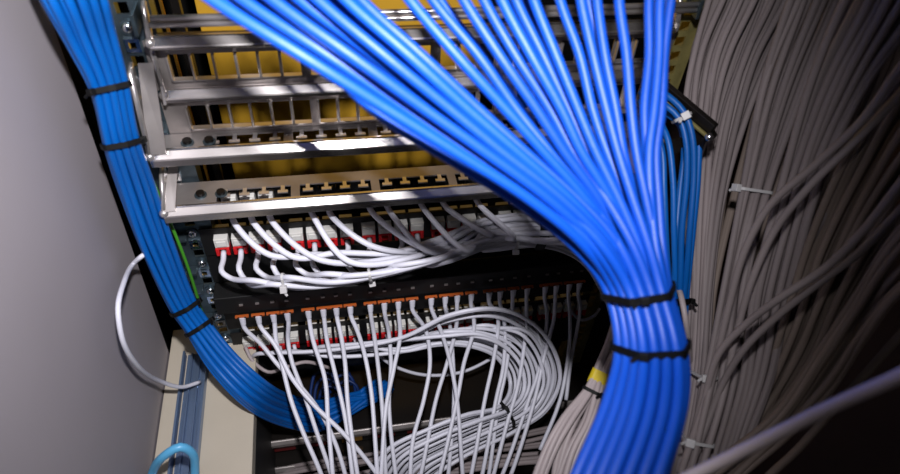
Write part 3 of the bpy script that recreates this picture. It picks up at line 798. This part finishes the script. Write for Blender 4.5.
# ================================================================== LOWER LEFT ITEMS
t = thing('steel_channel', 'bluish steel channel lying on the beige ledge by the wall', 'rail', (0, 0, 0))
zf = Z(ZL)
xa = PZ(171, 470, ZL).x; xb2 = PZ(199, 470, ZL).x; t.location = ((xa + xb2) / 2, .30, zf)
bm = bmesh.new(); y1_, y2_ = -.1, Y0 - .012
hgt = .012
abox(bm, (xa + .004, y1_, zf + .0005), (xb2 - .003, y2_, zf + .0025))
piece('web', bm, M['chan'], t)
bm = bmesh.new(); abox(bm, (xa, y1_, zf + .0005), (xa + .0025, y2_, zf + hgt)); piece('flange', bm, M['chan'], t, bev=.0006)
bm = bmesh.new(); abox(bm, (xb2 - .0025, y1_, zf + .0005), (xb2, y2_, zf + hgt)); piece('flange', bm, M['chan'], t, bev=.0006)
for fx in (.30, .62):
    bm = bmesh.new(); xx = lerp(xa, xb2, fx); abox(bm, (xx, y1_, zf + .0026), (xx + .0022, y2_, zf + .0065)); piece('rib', bm, M['chan'], t, bev=.0006)
cable('white_cable', 'single white cord bowing out across the wall panel', 'cable',
      [PD(152, 250, .62), PD(142, 256, .59)] + [PX(x, y, xx) for x, y, xx in ((133, 264, -.192), (124, 282, -.188), (118, 308, -.186), (122, 338, -.187), (136, 364, -.190))] + [PD(160, 381, .665), PD(182, 387, .705), PD(200, 382, .73)], .0022, M['white'])
cable('light_blue_cable', 'light blue cord arching at the bottom left corner', 'cable',
      [PZ(150, 560, ZL + .005), PZ(147, 505, ZL + .012), PD(152, 474, .62), PD(164, 456, .60), PD(180, 447, .60), PD(192, 453, .61), PD(195, 472, .625), PZ(192, 505, ZL + .012), PZ(188, 560, ZL + .005)], .0042, M['cyan'])

# ================================================================== BOTTOM CLUTTER
# lower steel trays and devices seen between the cords
def low_shelf(label, px0, py0, px1, py1, z, d, m1, m2, h):
    a = PZ(px0, py0, z); b = PZ(px1, py1, z); yf = (a.y + b.y) / 2
    t = thing('equipment_shelf', label, 'shelf', (a.x, yf, a.z))
    bm = bmesh.new(); abox(bm, (a.x, yf + .004, a.z - .003), (b.x, yf + d, a.z - .0015)); piece('shelf_plate', bm, m1, t)
    bm = bmesh.new(); lip(bm, yf, a.z + .002, h, a.x, b.x, .0025); piece('front_lip', bm, m2, t)
    return t, a, b, yf
low_shelf('steel shelf edge gleaming low down behind the hanging cords', 262, 440, 640, 402, -.80, .10, M['darkm'], M['steel2'], .010)
low_shelf('second steel shelf edge low down, nearer the bottom of the photo', 258, 466, 660, 425, -.84, .06, M['darkm'], M['steel2'], .010)
a = PZ(262, 452, -.825); b = PZ(640, 412, -.825)
t = thing('network_switch', 'dark red and black device body between the two low shelves', 'device', (a.x, a.y, a.z))
bm = bmesh.new(); abox(bm, (a.x + .004, (a.y + b.y) / 2 + .012, a.z - .012), (b.x, (a.y + b.y) / 2 + .09, a.z + .012)); piece('housing', bm, M['blackm'], t, bev=.001)
for i in range(9):
    x = a.x + .03 + i * .045; bm = bmesh.new(); boxat(bm, (x, (a.y + b.y) / 2 + .011, a.z + .002), .028, .003, .014)
    piece('port_block', bm, M['maroon'] if i % 3 != 2 else M['gold'], t, bev=.0005)
g7 = family([(240, 480, .88), (300, 466, .86), (370, 452, .86), (430, 442, .86), (500, 434, .86), (560, 426, .87), (640, 410, .88)],
            [(250, 500, .84), (330, 490, .82), (400, 482, .82), (460, 474, .82), (520, 468, .82), (570, 460, .83), (640, 446, .85)],
            9, .0028, M['grey'], 'grey cable lying low behind the hanging cords, %s from the top', 'grey cables lying low behind the hanging cords', order_at=3, layers=2)


# ================================================================== CAMERA AND LIGHT
cam = bpy.data.cameras.new('camera'); co = bpy.data.objects.new('camera', cam); COL.objects.link(co)
mt = Matrix((RIGHT, -DOWN, -FWD)).transposed().to_4x4(); mt.translation = CAM
co.matrix_world = mt; cam.sensor_width = 36; cam.lens = F / 900 * 36; cam.clip_start = .01
cam.dof.use_dof = True; cam.dof.focus_distance = .70; cam.dof.aperture_fstop = 6.0
SC.camera = co

def spot(name, loc, target, power, angle, blend, radius, color=(1, 1, 1)):
    l = bpy.data.lights.new(name, 'SPOT'); l.energy = power; l.spot_size = math.radians(angle); l.spot_blend = blend; l.shadow_soft_size = radius; l.color = color
    o = bpy.data.objects.new(name, l); COL.objects.link(o); o.location = loc
    o.rotation_euler = (Vector(target) - Vector(loc)).to_track_quat('-Z', 'Y').to_euler(); return o
spot('flash', CAM - DOWN * .125 + RIGHT * .012 - FWD * .02, PD(285, 165, .65), 22.5, 95, 1.0, .014, (1, .98, 1.0))
def area(name, loc, target, power, sx, sy, color):
    l = bpy.data.lights.new(name, 'AREA'); l.energy = power; l.shape = 'RECTANGLE'; l.size = sx; l.size_y = sy; l.color = color
    o = bpy.data.objects.new(name, l); COL.objects.link(o); o.location = loc
    o.rotation_euler = (Vector(target) - Vector(loc)).to_track_quat('-Z', 'Y').to_euler(); return o
area('fill_light', (.5, -.8, 2.2), (.3, .5, .8), 0.5, 1.2, .5, (1.0, .95, .93))  # added soft fill for the steel and right-hand cables, no known lamp
w = bpy.data.worlds.new('world'); SC.world = w; w.use_nodes = True
w.node_tree.nodes['Background'].inputs[0].default_value = (.62, .58, .6, 1); w.node_tree.nodes['Background'].inputs[1].default_value = .008
SC.view_settings.view_transform = 'Standard'; SC.view_settings.look = 'None'; SC.view_settings.exposure = 0; SC.view_settings.gamma = 1
SC.view_settings.use_curve_mapping = False

SC.cycles.diffuse_bounces = 1
